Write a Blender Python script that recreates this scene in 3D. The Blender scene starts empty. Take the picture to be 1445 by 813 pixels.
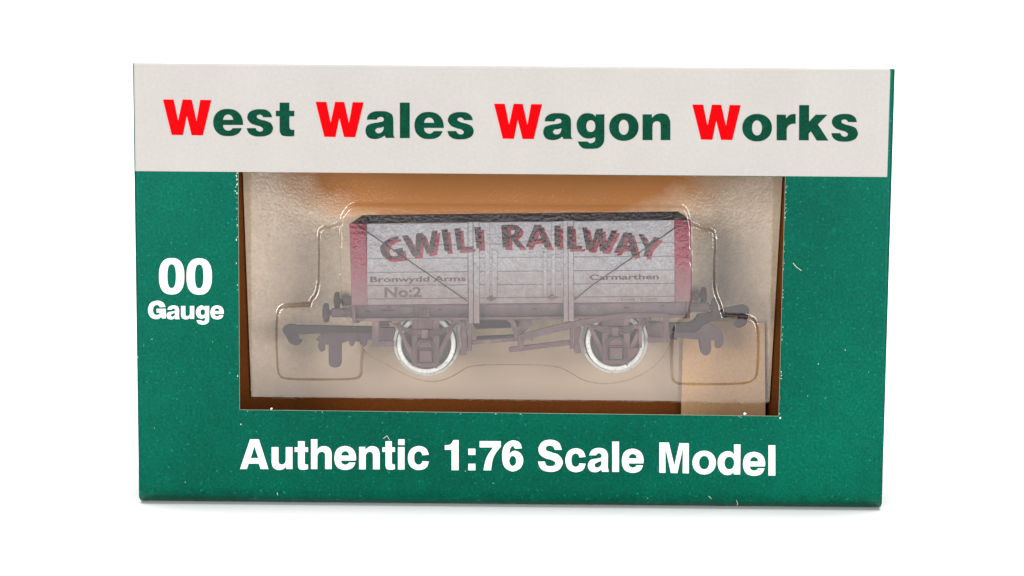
import bpy, bmesh, math, random
import numpy as np
from mathutils import Vector, Matrix, geometry
random.seed(7)
C = bpy.context.scene
COL = C.collection

# ------------------------------------------------------------------ camera
F = 2500.0                      # focal length in photograph pixels (1445 wide)
CX, CD, CZ = 0.00198, 0.35131, 0.08103
PITCH, YAW, ROLL = 0.10342, 0.00545, 0.00787
BW, BH, BD = 0.1503, 0.08853, 0.0375      # the box in metres
sy, cy = math.sin(YAW), math.cos(YAW)
fw0 = Vector((-sy, cy, 0)); rt0 = Vector((cy, sy, 0)); zz = Vector((0, 0, 1))
fwd = math.cos(PITCH) * fw0 - math.sin(PITCH) * zz
up0 = math.sin(PITCH) * fw0 + math.cos(PITCH) * zz
rt = math.cos(ROLL) * rt0 + math.sin(ROLL) * up0
up = math.cos(ROLL) * up0 - math.sin(ROLL) * rt0
EYE = Vector((CX, -CD, CZ))
cam = bpy.data.objects.new('camera', bpy.data.cameras.new('camera'))
cam.matrix_world = Matrix(((rt.x, up.x, -fwd.x, EYE.x), (rt.y, up.y, -fwd.y, EYE.y), (rt.z, up.z, -fwd.z, EYE.z), (0, 0, 0, 1)))
cam.data.sensor_width = 36; cam.data.lens = F / 1445 * 36
cam.data.clip_start = 0.01; cam.data.clip_end = 50
COL.objects.link(cam); C.camera = cam


def U(px, py, y=0.0):
    """measured outline point -> point on the plane at depth y behind the box front"""
    d = fwd + rt * ((px - 722.5) / F) - up * ((py - 406.5) / F)
    t = (y - EYE.y) / d.y
    p = EYE + d * t
    return Vector((p.x, y, p.z))


def mpp(y):                      # metres per photograph pixel at depth y
    return (CD + y) / F / 0.995


# ------------------------------------------------------------------ materials
def mat(name, base, rough=0.6, spec=0.3, metal=0.0, noise=None, bump=None, layers=(), coat=0, tint=None):
    """noise: (scale, amount, detail); layers: (colour, scale, lo, hi, detail) noise-masked colours"""
    m = bpy.data.materials.new(name); m.use_nodes = True
    nt = m.node_tree; N = nt.nodes; L = nt.links
    b = N['Principled BSDF']
    b.inputs['Roughness'].default_value = rough
    b.inputs['Specular IOR Level'].default_value = spec
    b.inputs['Metallic'].default_value = metal
    b.inputs['Coat Weight'].default_value = coat
    if tint: b.inputs['Specular Tint'].default_value = (*tint, 1)
    tc = N.new('ShaderNodeTexCoord')
    col = None
    rgb = N.new('ShaderNodeRGB'); rgb.outputs[0].default_value = (*base, 1); col = rgb.outputs[0]
    if noise:
        ns = noise if isinstance(noise[0], tuple) else (noise,)
        for (sc, am, de) in ns:
            n = N.new('ShaderNodeTexNoise'); n.inputs['Scale'].default_value = sc; n.inputs['Detail'].default_value = de
            L.new(tc.outputs['Object'], n.inputs['Vector'])
            mr = N.new('ShaderNodeMapRange'); mr.inputs[1].default_value = 0.28; mr.inputs[2].default_value = 0.72
            mr.inputs[3].default_value = 1 - am; mr.inputs[4].default_value = 1 + am
            L.new(n.outputs['Fac'], mr.inputs[0])
            mx = N.new('ShaderNodeMix'); mx.data_type = 'RGBA'; mx.blend_type = 'MULTIPLY'; mx.inputs[0].default_value = 1
            L.new(col, mx.inputs[6]); L.new(mr.outputs[0], mx.inputs[7]); col = mx.outputs[2]
    for (c2, sc, lo, hi, de) in layers:
        n = N.new('ShaderNodeTexNoise'); n.inputs['Scale'].default_value = sc; n.inputs['Detail'].default_value = de
        L.new(tc.outputs['Object'], n.inputs['Vector'])
        mr = N.new('ShaderNodeMapRange'); mr.inputs[1].default_value = lo; mr.inputs[2].default_value = hi
        L.new(n.outputs['Fac'], mr.inputs[0])
        mx = N.new('ShaderNodeMix'); mx.data_type = 'RGBA'
        L.new(mr.outputs[0], mx.inputs[0]); L.new(col, mx.inputs[6]); mx.inputs[7].default_value = (*c2, 1); col = mx.outputs[2]
    L.new(col, b.inputs['Base Color'])
    if bump:
        n = N.new('ShaderNodeTexNoise'); n.inputs['Scale'].default_value = bump[0]; n.inputs['Detail'].default_value = 3
        L.new(tc.outputs['Object'], n.inputs['Vector'])
        bp = N.new('ShaderNodeBump'); bp.inputs['Strength'].default_value = bump[1]; bp.inputs['Distance'].default_value = bump[2]
        L.new(n.outputs['Fac'], bp.inputs['Height']); L.new(bp.outputs['Normal'], b.inputs['Normal'])
    m['col'] = 1
    return m


def dirt_tone_gradient(m, low_colour, z0, z1, sc=900):
    """weathering sprayed up from the bottom edge of the model's side"""
    nt = m.node_tree; N = nt.nodes; L = nt.links; b = N['Principled BSDF']
    old = b.inputs['Base Color'].links[0].from_socket
    tc = N.new('ShaderNodeTexCoord'); sp = N.new('ShaderNodeSeparateXYZ'); L.new(tc.outputs['Object'], sp.inputs[0])
    mr = N.new('ShaderNodeMapRange'); mr.inputs[1].default_value = z1; mr.inputs[2].default_value = z0
    L.new(sp.outputs['Z'], mr.inputs[0])
    n = N.new('ShaderNodeTexNoise'); n.inputs['Scale'].default_value = sc; n.inputs['Detail'].default_value = 5
    L.new(tc.outputs['Object'], n.inputs['Vector'])
    ad = N.new('ShaderNodeMath'); ad.operation = 'MULTIPLY_ADD'; L.new(n.outputs['Fac'], ad.inputs[0]); ad.inputs[1].default_value = 1.3
    sb = N.new('ShaderNodeMath'); sb.operation = 'SUBTRACT'; L.new(mr.outputs[0], sb.inputs[0]); sb.inputs[1].default_value = 0.65
    L.new(sb.outputs[0], ad.inputs[2]); ad.use_clamp = True
    ml = N.new('ShaderNodeMath'); ml.operation = 'MULTIPLY'; L.new(ad.outputs[0], ml.inputs[0]); ml.inputs[1].default_value = 0.8
    mx = N.new('ShaderNodeMix'); mx.data_type = 'RGBA'
    L.new(ml.outputs[0], mx.inputs[0]); L.new(old, mx.inputs[6]); mx.inputs[7].default_value = (*low_colour, 1)
    L.new(mx.outputs[2], b.inputs['Base Color'])


M = {}
M['green'] = mat('green_printed_card', (0.0, 0.062, 0.0345), 0.38, 0.22, noise=((2000, 0.36, 4), (26, 0.26, 2), (300, 0.10, 3)),
                 layers=(((0.01, 0.19, 0.14), 1500, 0.64, 0.78, 2), ((0.0, 0.085, 0.05), 700, 0.60, 0.74, 3)), bump=(2600, 0.35, 0.00004), tint=(0.15, 1, 0.85))
M['cream'] = mat('cream_printed_card', (0.37, 0.347, 0.327), 0.5, 0.2, noise=((1700, 0.04, 4), (70, 0.03, 3)),
                 layers=(((0.36, 0.34, 0.31), 800, 0.72, 0.78, 2),), bump=(4200, 0.3, 0.00003))
M['edge'] = mat('cut_card_edge', (0.62, 0.66, 0.52), 0.8, 0.1, noise=(3000, 0.25, 3))
M['liner'] = mat('dark_brown_card_inside', (0.21, 0.062, 0.012), 0.8, 0.1, noise=(1500, 0.1, 4))
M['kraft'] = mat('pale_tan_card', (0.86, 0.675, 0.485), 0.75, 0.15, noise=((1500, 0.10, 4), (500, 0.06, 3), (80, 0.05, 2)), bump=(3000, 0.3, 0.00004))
M['orange'] = mat('warm_patch_card', (0.78, 0.48, 0.25), 0.75, 0.15, noise=((1500, 0.08, 4), (80, 0.06, 2)))


def light_patch(m, colour, cx, cz, rx, rz, soft):
    """soft elliptical patch that paints a difference of light into the card colour"""
    nt = m.node_tree; N = nt.nodes; L = nt.links; b = N['Principled BSDF']
    old = b.inputs['Base Color'].links[0].from_socket
    tc = N.new('ShaderNodeTexCoord'); mp = N.new('ShaderNodeMapping'); mp.vector_type = 'POINT'
    mp.inputs['Location'].default_value = (-cx / rx, 0, -cz / rz); mp.inputs['Scale'].default_value = (1 / rx, 0, 1 / rz)
    L.new(tc.outputs['Object'], mp.inputs[0])
    vl = N.new('ShaderNodeVectorMath'); vl.operation = 'LENGTH'; L.new(mp.outputs[0], vl.inputs[0])
    n = N.new('ShaderNodeTexNoise'); n.inputs['Scale'].default_value = 160; n.inputs['Detail'].default_value = 5; L.new(tc.outputs['Object'], n.inputs['Vector'])
    ad = N.new('ShaderNodeMath'); ad.operation = 'MULTIPLY_ADD'; L.new(n.outputs['Fac'], ad.inputs[0]); ad.inputs[1].default_value = 0.3; L.new(vl.outputs['Value'], ad.inputs[2])
    mr = N.new('ShaderNodeMapRange'); mr.inputs[1].default_value = 1.15 + soft; mr.inputs[2].default_value = 1.15 - soft
    L.new(ad.outputs[0], mr.inputs[0])
    mx = N.new('ShaderNodeMix'); mx.data_type = 'RGBA'
    L.new(mr.outputs[0], mx.inputs[0]); L.new(old, mx.inputs[6]); mx.inputs[7].default_value = (*colour, 1)
    L.new(mx.outputs[2], b.inputs['Base Color'])


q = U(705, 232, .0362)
light_patch(M['kraft'], (0.60, 0.25, 0.078), q.x, q.z, U(1010, 232, .0362).x - q.x, q.z - U(705, 330, .0362).z, 0.16)  # orange painted in where the plastic shows no reflected haze
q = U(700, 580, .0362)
light_patch(M['kraft'], (0.50, 0.375, 0.265), q.x, q.z, U(1075, 232, .0362).x - q.x, U(705, 470, .0362).z - q.z, 0.30)  # darker tone painted in against the strong light low on the card
M['white_ink'] = mat('white_ink', (0.78, 0.76, 0.74), 0.5, 0.15, noise=(2500, 0.03, 3))
M['red_ink'] = mat('red_ink', (0.66, 0.0, 0.002), 0.5, 0.02, noise=(2500, 0.04, 3))
M['green_ink'] = mat('dark_green_ink', (0.0, 0.040, 0.021), 0.5, 0.04, noise=((2600, 0.3, 4), (400, 0.2, 2)),
                     layers=(((0.0, 0.10, 0.06), 2400, 0.66, 0.74, 2),))
M['plank'] = mat('weathered_white_plank', (0.235, 0.23, 0.242), 0.75, 0.15, noise=((3300, 0.26, 3), (6000, 0.3, 2), (420, 0.05, 3)), bump=(5000, 0.3, 0.00004))
M['iron_white'] = mat('weathered_white_strap', (0.245, 0.24, 0.252), 0.7, 0.15, noise=((2700, 0.3, 4),))
M['crimson'] = mat('crimson_plate', (0.165, 0.026, 0.045), 0.7, 0.15, noise=((2700, 0.4, 4), (300, 0.12, 3)))
M['frame'] = mat('weathered_underframe', (0.092, 0.054, 0.060), 0.75, 0.15, noise=((3500, 0.25, 4), (300, 0.15, 3)),
                 layers=(((0.16, 0.095, 0.10), 260, 0.55, 0.72, 4),))
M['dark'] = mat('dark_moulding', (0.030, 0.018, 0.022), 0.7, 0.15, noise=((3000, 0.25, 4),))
M['steel'] = mat('painted_white_tyre', (0.55, 0.54, 0.505), 0.45, 0.3, noise=((2500, 0.16, 4),),
                 layers=(((0.32, 0.31, 0.30), 1300, 0.60, 0.68, 4),))
M['spoke'] = mat('black_wheel_centre', (0.035, 0.033, 0.034), 0.5, 0.3, noise=((2500, 0.2, 3),))
M['black_ink'] = mat('dark_brown_lettering', (0.042, 0.026, 0.030), 0.7, 0.1, noise=((2700, 0.4, 4),))
M['shadow_ink'] = mat('red_shadow_lettering', (0.18, 0.027, 0.037), 0.7, 0.1, noise=((2700, 0.35, 4),))
M['brown_ink'] = mat('faded_maroon_lettering', (0.062, 0.032, 0.034), 0.7, 0.1, noise=((2700, 0.4, 4),))
M['faint_ink'] = mat('faint_maroon_lettering', (0.090, 0.054, 0.055), 0.7, 0.1, noise=((2700, 0.4, 4),))
M['paper'] = mat('white_paper', (0.90, 0.90, 0.90), 0.9, 0.0)
zb = U(500, 430, .005).z; zt = U(500, 360, .005).z
for k in ('plank', 'iron_white', 'crimson'):
    dirt_tone_gradient(M[k], (0.15, 0.098, 0.095), zb, zt)


M['solebar_low2'] = mat('grimy_moulding', (0.075, 0.046, 0.053), 0.75, 0.15, noise=((3000, 0.25, 4), (300, 0.15, 3)))
M['solebar_low'] = mat('solebar_darker_low', (0.125, 0.085, 0.095), 0.75, 0.15, noise=((3000, 0.25, 4), (300, 0.15, 3)))
dirt_tone_gradient(M['solebar_low'], (0.035, 0.028, 0.032), U(700, 449, .006).z, U(700, 431, .006).z, 400)  # solebar gets darker towards its bottom


def plastic(name, f0, rough, seed, edge, tint):
    m = bpy.data.materials.new(name); m.use_nodes = True
    nt = m.node_tree; N = nt.nodes; L = nt.links
    N.remove(N['Principled BSDF']); out = N['Material Output']
    tr = N.new('ShaderNodeBsdfTransparent'); tr.inputs[0].default_value = (0.995, 0.99, 0.985, 1)
    gl = N.new('ShaderNodeBsdfGlossy'); gl.inputs['Roughness'].default_value = rough
    gl.inputs['Color'].default_value = (*tint, 1)
    tc = N.new('ShaderNodeTexCoord')
    n1 = N.new('ShaderNodeTexNoise'); n1.inputs['Scale'].default_value = 1700; n1.inputs['Detail'].default_value = 3
    n2 = N.new('ShaderNodeTexNoise'); n2.inputs['Scale'].default_value = 55 + seed; n2.inputs['Detail'].default_value = 2
    L.new(tc.outputs['Object'], n1.inputs['Vector']); L.new(tc.outputs['Object'], n2.inputs['Vector'])
    b1 = N.new('ShaderNodeBump'); b1.inputs['Strength'].default_value = 0.45; b1.inputs['Distance'].default_value = 0.000036
    b2 = N.new('ShaderNodeBump'); b2.inputs['Strength'].default_value = 0.4; b2.inputs['Distance'].default_value = 0.0003
    L.new(n1.outputs['Fac'], b1.inputs['Height']); L.new(n2.outputs['Fac'], b2.inputs['Height'])
    L.new(b2.outputs['Normal'], b1.inputs['Normal']); L.new(b1.outputs['Normal'], gl.inputs['Normal'])
    lw = N.new('ShaderNodeLayerWeight'); lw.inputs['Blend'].default_value = 0.5
    pw = N.new('ShaderNodeMath'); pw.operation = 'POWER'; L.new(lw.outputs['Facing'], pw.inputs[0]); pw.inputs[1].default_value = 3.0
    ma = N.new('ShaderNodeMath'); ma.operation = 'MULTIPLY'; L.new(pw.outputs[0], ma.inputs[0]); ma.inputs[1].default_value = 0.3 * edge
    di = N.new('ShaderNodeBsdfDiffuse'); di.inputs[0].default_value = (0.75, 0.70, 0.64, 1)
    tl_ = N.new('ShaderNodeBsdfTranslucent'); tl_.inputs[0].default_value = (0.75, 0.70, 0.64, 1)
    mk = N.new('ShaderNodeMixShader'); mk.inputs[0].default_value = 0.5
    L.new(di.outputs[0], mk.inputs[1]); L.new(tl_.outputs[0], mk.inputs[2])
    m0 = N.new('ShaderNodeMixShader'); m0.inputs[0].default_value = f0
    gf = N.new('ShaderNodeMath'); gf.operation = 'MULTIPLY_ADD'; L.new(pw.outputs[0], gf.inputs[0]); gf.inputs[1].default_value = 0.6 * edge; gf.inputs[2].default_value = f0
    L.new(gf.outputs[0], m0.inputs[0])
    L.new(tr.outputs[0], m0.inputs[1]); L.new(gl.outputs[0], m0.inputs[2])
    mx = N.new('ShaderNodeMixShader')                 # steep walls of the moulding scatter more light
    L.new(ma.outputs[0], mx.inputs[0]); L.new(m0.outputs[0], mx.inputs[1]); L.new(mk.outputs[0], mx.inputs[2])
    L.new(mx.outputs[0], out.inputs['Surface'])
    return m


M['clear'] = plastic('clear_blister_plastic', 0.088, 0.05, 0, 0.40, (1, 0.97, 0.95))
#M['clear_back'] = plastic('clear_backing_plastic', 0.30, 0.06, 9, 0.0, (0.99, 1, 0.93))


# ------------------------------------------------------------------ object helpers
def link(name, me, mats, parent=None, smooth=False):
    for m in (mats if isinstance(mats, (list, tuple)) else [mats]):
        me.materials.append(m)
    o = bpy.data.objects.new(name, me); COL.objects.link(o)
    if parent: o.parent = parent
    if smooth:
        for p in me.polygons: p.use_smooth = True
    return o


def empty(name, label, cat, loc=(0, 0, 0)):
    o = bpy.data.objects.new(name, None); o.empty_display_size = 0.01
    o.location = loc; COL.objects.link(o); o['label'] = label; o['category'] = cat
    return o


class MB:
    def __init__(s): s.v = []; s.f = []; s.mi = []; s.sm = []
    def add(s, vs, fs, mi=0, smooth=False):
        b = len(s.v); s.v += [tuple(v) for v in vs]
        for f in fs: s.f.append([i + b for i in f]); s.mi.append(mi); s.sm.append(smooth)
    def build(s, name, mats, parent=None):
        me = bpy.data.meshes.new(name); me.from_pydata(s.v, [], s.f); me.update()
        o = link(name, me, mats, parent)
        for p, i, k in zip(me.polygons, s.mi, s.sm): p.material_index = i; p.use_smooth = k
        bm = bmesh.new(); bm.from_mesh(me); bmesh.ops.recalc_face_normals(bm, faces=bm.faces); bm.to_mesh(me); bm.free()
        return o
    # --- shapes from measured outlines
    def sheet(s, contours, y, mi=0):
        pts = [[U(a, b, y) for a, b in c] for c in contours]
        tri = geometry.tessellate_polygon([[Vector((p.x, p.z, 0)) for p in c] for c in pts])
        s.add([p for c in pts for p in c], [list(t) for t in tri], mi)
    def prism(s, contours, y0, y1, mi=0, bev=0.0):
        """outline at depth y0 pushed straight back to y1, with an optional chamfered front edge"""
        pts = [[U(a, b, y0) for a, b in c] for c in contours]
        flat = [p for c in pts for p in c]
        tri = geometry.tessellate_polygon([[Vector((p.x, p.z, 0)) for p in c] for c in pts])
        n = len(flat)
        if bev:
            fr = []
            for c in pts:
                k = len(c)
                ar = sum(c[i].x * c[(i + 1) % k].z - c[(i + 1) % k].x * c[i].z for i in range(k))
                sg = 1 if ar > 0 else -1
                for i in range(k):
                    a, b, d = c[i - 1], c[i], c[(i + 1) % k]
                    e1 = (b - a); e2 = (d - b)
                    n1 = Vector((-e1.z, 0, e1.x)) * sg; n2 = Vector((-e2.z, 0, e2.x)) * sg
                    n1.normalize(); n2.normalize(); nn = (n1 + n2)
                    if nn.length < 1e-6: nn = n1
                    nn = nn.normalized() * bev
                    if c is not pts[0]: nn = -nn
                    fr.append(b + nn)
            vs = fr + [p + Vector((0, bev, 0)) for p in flat] + [Vector((p.x, y1, p.z)) for p in flat]
            fs = [list(t) for t in tri] + [[i + 2 * n for i in t] for t in tri]
            o = 0
            for c in pts:
                k = len(c)
                for i in range(k):
                    a, b = o + i, o + (i + 1) % k
                    fs.append([a, b, b + n, a + n]); fs.append([a + n, b + n, b + 2 * n, a + 2 * n])
                o += k
        else:
            vs = flat + [Vector((p.x, y1, p.z)) for p in flat]
            fs = [list(t) for t in tri] + [[i + n for i in t] for t in tri]
            o = 0
            for c in pts:
                k = len(c)
                for i in range(k):
                    a, b = o + i, o + (i + 1) % k
                    fs.append([a, b, b + n, a + n])
                o += k
        s.add(vs, fs, mi)
    def rect(s, x0, y0, x1, y1, d0, d1, mi=0, bev=0.0):
        s.prism([[(x0, y0), (x1, y0), (x1, y1), (x0, y1)]], d0, d1, mi, bev)
    def rod(s, a, b, r, n=8, mi=0):
        a = Vector(a); b = Vector(b); d = (b - a).normalized()
        u = d.orthogonal().normalized(); w = d.cross(u)
        vs = []
        for p in (a, b):
            vs += [p + (u * math.cos(2 * math.pi * i / n) + w * math.sin(2 * math.pi * i / n)) * r for i in range(n)]
        fs = [[i, (i + 1) % n, n + (i + 1) % n, n + i] for i in range(n)]
        s.add(vs, fs, mi, True); s.add(vs[:n], [list(range(n))], mi); s.add(vs[n:], [list(range(n))], mi)
    def lathe(s, c, axis, prof, n=48, mi=0):
        """prof: (radius, offset along axis)"""
        c = Vector(c); d = Vector(axis).normalized(); u = d.orthogonal().normalized(); w = d.cross(u)
        vs = []
        for r, h in prof:
            vs += [c + d * h + (u * math.cos(2 * math.pi * i / n) + w * math.sin(2 * math.pi * i / n)) * r for i in range(n)]
        fs = []
        for k in range(len(prof) - 1):
            for i in range(n):
                j = (i + 1) % n
                fs.append([k * n + i, k * n + j, (k + 1) * n + j, (k + 1) * n + i])
        s.add(vs, fs, mi, True)
        if prof[0][0] > 1e-9: s.add(vs[:n], [list(range(n))], mi) if prof[0][1] != prof[-1][1] or prof[0][0] != prof[-1][0] else None
        if prof[-1][0] > 1e-9: s.add(vs[-n:], [list(range(n))], mi) if prof[0][1] != prof[-1][1] or prof[0][0] != prof[-1][0] else None


# ------------------------------------------------------------------ outline language: "x,y" corner, "x,y~" smooth
def contour(txt, seg=7):
    P = []
    for w in txt.split():
        s = w.endswith('~'); a, b = w.rstrip('~').split(','); P.append((float(a), float(b), s))
    n = len(P); out = []
    V = [np.array(p[:2]) for p in P]
    def tan(i):
        a, b, c = V[i - 1], V[i], V[(i + 1) % n]
        d1 = np.linalg.norm(b - a) + 1e-9; d2 = np.linalg.norm(c - b) + 1e-9
        return ((b - a) / d1 * d2 + (c - b) / d2 * d1) / (d1 + d2)      # unit-speed
    for i in range(n):
        j = (i + 1) % n; a, b = V[i], V[j]; L = np.linalg.norm(b - a)
        out.append(tuple(a))
        if not P[i][2] and not P[j][2]: continue
        ta = tan(i) * L if P[i][2] else None; tb = tan(j) * L if P[j][2] else None
        if ta is None: ta = 1.5 * (b - a) - 0.5 * tb
        if tb is None: tb = 1.5 * (b - a) - 0.5 * ta
        for k in range(1, seg):
            t = k / seg
            out.append(tuple((2*t**3-3*t**2+1)*a + (t**3-2*t**2+t)*ta + (-2*t**3+3*t**2)*b + (t**3-t**2)*tb))
    return out


def ell(cx, cy_, rx, ry, n=2.0, k=44):
    o = []
    for i in range(k):
        t = 2 * math.pi * i / k; c, s = math.cos(t), math.sin(t)
        o.append((cx + rx * math.copysign(abs(c) ** (2 / n), c), cy_ + ry * math.copysign(abs(s) ** (2 / n), s)))
    return o


def glyph(*cs):
    cs = [contour(c) if isinstance(c, str) else c for c in cs]
    xs = [p[0] for p in cs[0]]; ys = [p[1] for p in cs[0]]
    for c in cs[1:]: xs += [p[0] for p in c]; ys += [p[1] for p in c]
    x0, x1, y0, y1 = min(xs), max(xs), min(ys), max(ys)
    return [[((p[0] - x0) / (x1 - x0), (p[1] - y0) / (y1 - y0)) for p in c] for c in cs]


BLACK = dict(
    W=glyph("35,148 145,148 190,365 236,148 330,150 378,368 416,152 530,153 443,515 328,513 279,315 240,512 125,510"),
    e=glyph("853,408 648,408 655,440~ 678,460~ 708,466~ 733,456~ 747,440 840,440 815,485~ 770,513~ 705,522~ 630,512~ 575,470~ 548,385~ 568,305~ 620,258~ 695,244~ 780,262~ 830,310~ 850,370~",
            "648,355 752,355 745,330~ 725,308~ 697,302~ 668,312~ 653,335~"),
    s=glyph("890,440 980,440 995,465~ 1025,475~ 1050,468~ 1057,450~ 1040,430~ 985,412~ 925,385~ 895,335~ 912,282~ 960,255~ 1030,247~ 1095,257~ 1135,290~ 1148,330 1058,330 1045,310~ 1020,303~ 995,312~ 993,330~ 1020,348~ 1085,366~ 1135,390~ 1158,440~ 1140,490~ 1090,518~ 1025,526~ 955,518~ 910,490~"),
    t=glyph("1225,180 1325,180 1325,263 1375,263 1375,320 1325,320 1325,430 1335,452~ 1375,457 1375,522 1300,525~ 1245,512~ 1225,470 1225,320 1187,320 1187,263 1225,263"),
    a=glyph("468,295 480,255~ 515,230~ 580,222~ 640,228~ 680,250~ 693,300 694,410 697,435~ 706,450 628,450 618,430 590,448~ 535,460~ 475,440~ 456,395~ 470,345~ 520,325~ 580,315~ 608,305~ 612,290~ 602,275~ 580,272~ 560,280~ 553,295",
            "610,355 585,363~ 550,370~ 539,388~ 550,405~ 575,410~ 600,395~ 610,370~"),
    l=glyph("748,150 832,150 832,452 748,452"),
    g=glyph("872,195 872,370 866,410~ 838,443~ 770,455~ 700,445~ 670,400 745,400 757,411~ 778,411~ 797,400~ 802,368 765,378~ 715,370~ 675,330~ 662,280~ 675,225~ 705,195~ 745,186~ 785,195~ 806,213 806,195",
            ell(769, 284, 34, 44, 2.3)),
    o=glyph(ell(1020, 291, 110, 105, 2.1), ell(1019, 293, 37, 57, 2.1)),
    n=glyph("1160,195 1230,195 1232,222 1255,200~ 1300,188~ 1345,200~ 1370,250 1370,390 1297,390 1297,280 1290,255~ 1268,247~ 1242,260~ 1235,285 1235,390 1160,390"),
    r=glyph("728,213 804,213 805,245 835,215~ 883,208 883,288 840,293~ 815,315~ 810,350 810,423 728,423"),
    k=glyph("912,135 993,135 993,270 1048,213 1143,213 1065,293 1150,425 1055,425 1008,350 990,368 990,423 910,423"))
BOLD = dict(
    O=glyph(ell(312, 258, 132, 190, 2.5), ell(312, 257, 45, 125, 2.5)),
    G=glyph("248,578 190,582 174,562~ 152,556~ 128,572~ 117,612~ 127,648~ 155,663~ 180,655~ 192,637 155,637 155,597 250,597 250,698 210,698 205,677 180,700~ 150,705~ 95,685~ 66,612~ 90,540~ 155,513~ 220,530~"),
    a=glyph("1045,192 1062,160~ 1105,145~ 1150,158~ 1165,195 1163,265 1170,297 1127,297 1122,283 1090,299~ 1050,290~ 1036,258~ 1050,225~ 1100,212~ 1122,205~ 1124,190~ 1105,178~ 1088,192",
            "1123,228 1095,238~ 1080,250~ 1083,266~ 1100,270~ 1120,255~"),
    u=glyph("275,160 325,160 325,265 333,283~ 350,287~ 370,278~ 378,255 378,160 427,160 427,320 382,320 380,303 360,320~ 325,327~ 288,310~ 275,270"),
    g=glyph("703,568 703,710 695,740~ 670,757~ 632,762~ 592,752~ 572,718 620,718 640,728~ 658,718~ 658,688 630,700~ 590,690~ 565,632~ 588,578~ 628,562~ 656,580 658,568",
            ell(637, 633, 24, 31, 2.2)),
    e=glyph("888,258 780,258 788,278~ 812,288~ 830,282~ 838,272 885,272 868,307~ 812,326~ 755,308~ 732,240~ 755,172~ 812,152~ 868,175~ 890,240~",
            "782,222 840,222 832,199~ 810,189~ 790,199~"),
    A=glyph("118,103 182,103 252,320 195,320 182,280 108,280 95,320 45,320", "150,155 123,240 178,240"),
    t=glyph("467,117 516,117 516,162 540,162 540,195 516,195 516,275 522,285~ 540,286 540,320 505,325~ 475,318~ 467,295 467,195 443,195 443,162 467,162"),
    h=glyph("562,103 608,103 608,178 630,158~ 662,153~ 700,170~ 712,210 712,320 665,320 665,220 658,200~ 640,193~ 618,203~ 608,225 608,320 562,320"),
    n=glyph("912,158 957,158 958,180 980,160~ 1010,153~ 1050,170~ 1062,208 1062,320 1013,320 1013,220 1006,200~ 988,193~ 968,203~ 960,225 960,320 912,320"),
    c=glyph("1420,215 1372,220 1362,197~ 1343,190~ 1320,203~ 1312,240~ 1320,275~ 1343,288~ 1362,282~ 1373,262 1420,265 1403,307~ 1345,327~ 1288,305~ 1265,240~ 1288,175~ 1345,152~ 1400,172~"),
    one=glyph("180,95 213,95 213,287 168,287 168,157 125,157 125,128 160,122~"),
    seven=glyph("347,102 482,102 482,138 440,195~ 420,288 372,288 390,210~ 433,142 347,142"),
    six=glyph("617,148 600,110~ 555,97~ 508,125~ 490,200~ 508,270~ 557,295~ 605,275~ 625,228~ 608,180~ 570,163~ 537,180 543,147~ 557,132~ 572,150",
              ell(558, 228, 22, 32, 2.0)),
    S=glyph("870,157 825,157 815,137~ 793,130~ 770,140~ 770,157~ 800,172~ 850,190~ 877,238~ 855,282~ 798,298~ 740,280~ 718,232 763,232 772,255~ 800,262~ 825,255~ 830,240~ 812,225~ 765,210~ 730,185~ 722,150~ 745,108~ 795,93~ 850,110~"),
    M=glyph("148,177 245,178 300,412 352,183 448,185 448,492 385,490 388,235 332,490 265,488 210,235 210,487 147,485"),
    o=glyph(ell(604, 382, 119, 120, 2.1), ell(604, 382, 51, 68, 2.1)),
    d=glyph("908,197 975,197 972,503 905,503 903,475 880,500~ 840,510~ 775,480~ 742,390~ 770,300~ 840,265~ 885,275~ 910,302", ell(861, 386, 50, 64, 2.1)))
SQ = [[(0, 0), (1, 0), (1, 1), (0, 1)]]


def put(mb, g, box, org, sc, y, mi=0, shear=0.0):
    x0, y0, x1, y1 = box
    mb.sheet([[(org[0] + (x0 + p[0] * (x1 - x0)) / sc, org[1] + (y0 + p[1] * (y1 - y0) + shear * (p[0] - .5)) / sc) for p in c] for c in g], y, mi)


# ------------------------------------------------------------------ setting: white paper sweep
mb = MB()
front = [(-1.5, -2.6), (-.44, -2.6), (-.30, -1.5), (-.20, -1.08), (-.14, -.88), (-.08, -.76), (.08, -.76), (.14, -.88), (.20, -1.08), (.30, -1.5), (.44, -2.6), (1.5, -2.6)]
vs = [(x, y, 0) for x, y in front] + [(x, -.4, 0) for x, y in front]       # unseen front edge, notched to shape the haze mirrored in the tray
mb.add(vs, [[i, i+1, i+13, i+12] for i in range(11)], 0, True)
prof = [(-0.4, 0.0), (0.38, 0.0)]
for k in range(1, 13):
    a = k / 12 * math.pi / 2
    prof.append((0.38 + 0.25 * math.sin(a), 0.25 - 0.25 * math.cos(a)))
prof.append((0.63, 1.1))
vs = []
for (y, z) in prof: vs += [(-1.5, y, z), (1.5, y, z)]
mb.add(vs, [[2*i, 2*i+1, 2*i+3, 2*i+2] for i in range(len(prof) - 1)], 0, True)
sweep = mb.build('backdrop_surface', M['paper']); sweep['kind'] = 'structure'

# ------------------------------------------------------------------ the box
box = empty('packaging_box', 'green and cream cardboard window box with red and green title lettering', 'box', (0, 0, 0))
R = 0.0008
loops = []
for k in range(7):
    a = k / 6 * math.pi / 2
    loops.append((R * (1 - math.sin(a)), R * (1 - math.cos(a))))


RB = 0.0036                     # the bottom fold is softer
def rect3(ins, y, ib=None):
    ib = ins if ib is None else ib
    return [Vector((-BW/2+ins, y, ib)), Vector((BW/2-ins, y, ib)), Vector((BW/2-ins, y, BH-ins)), Vector((-BW/2+ins, y, BH-ins))]


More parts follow.
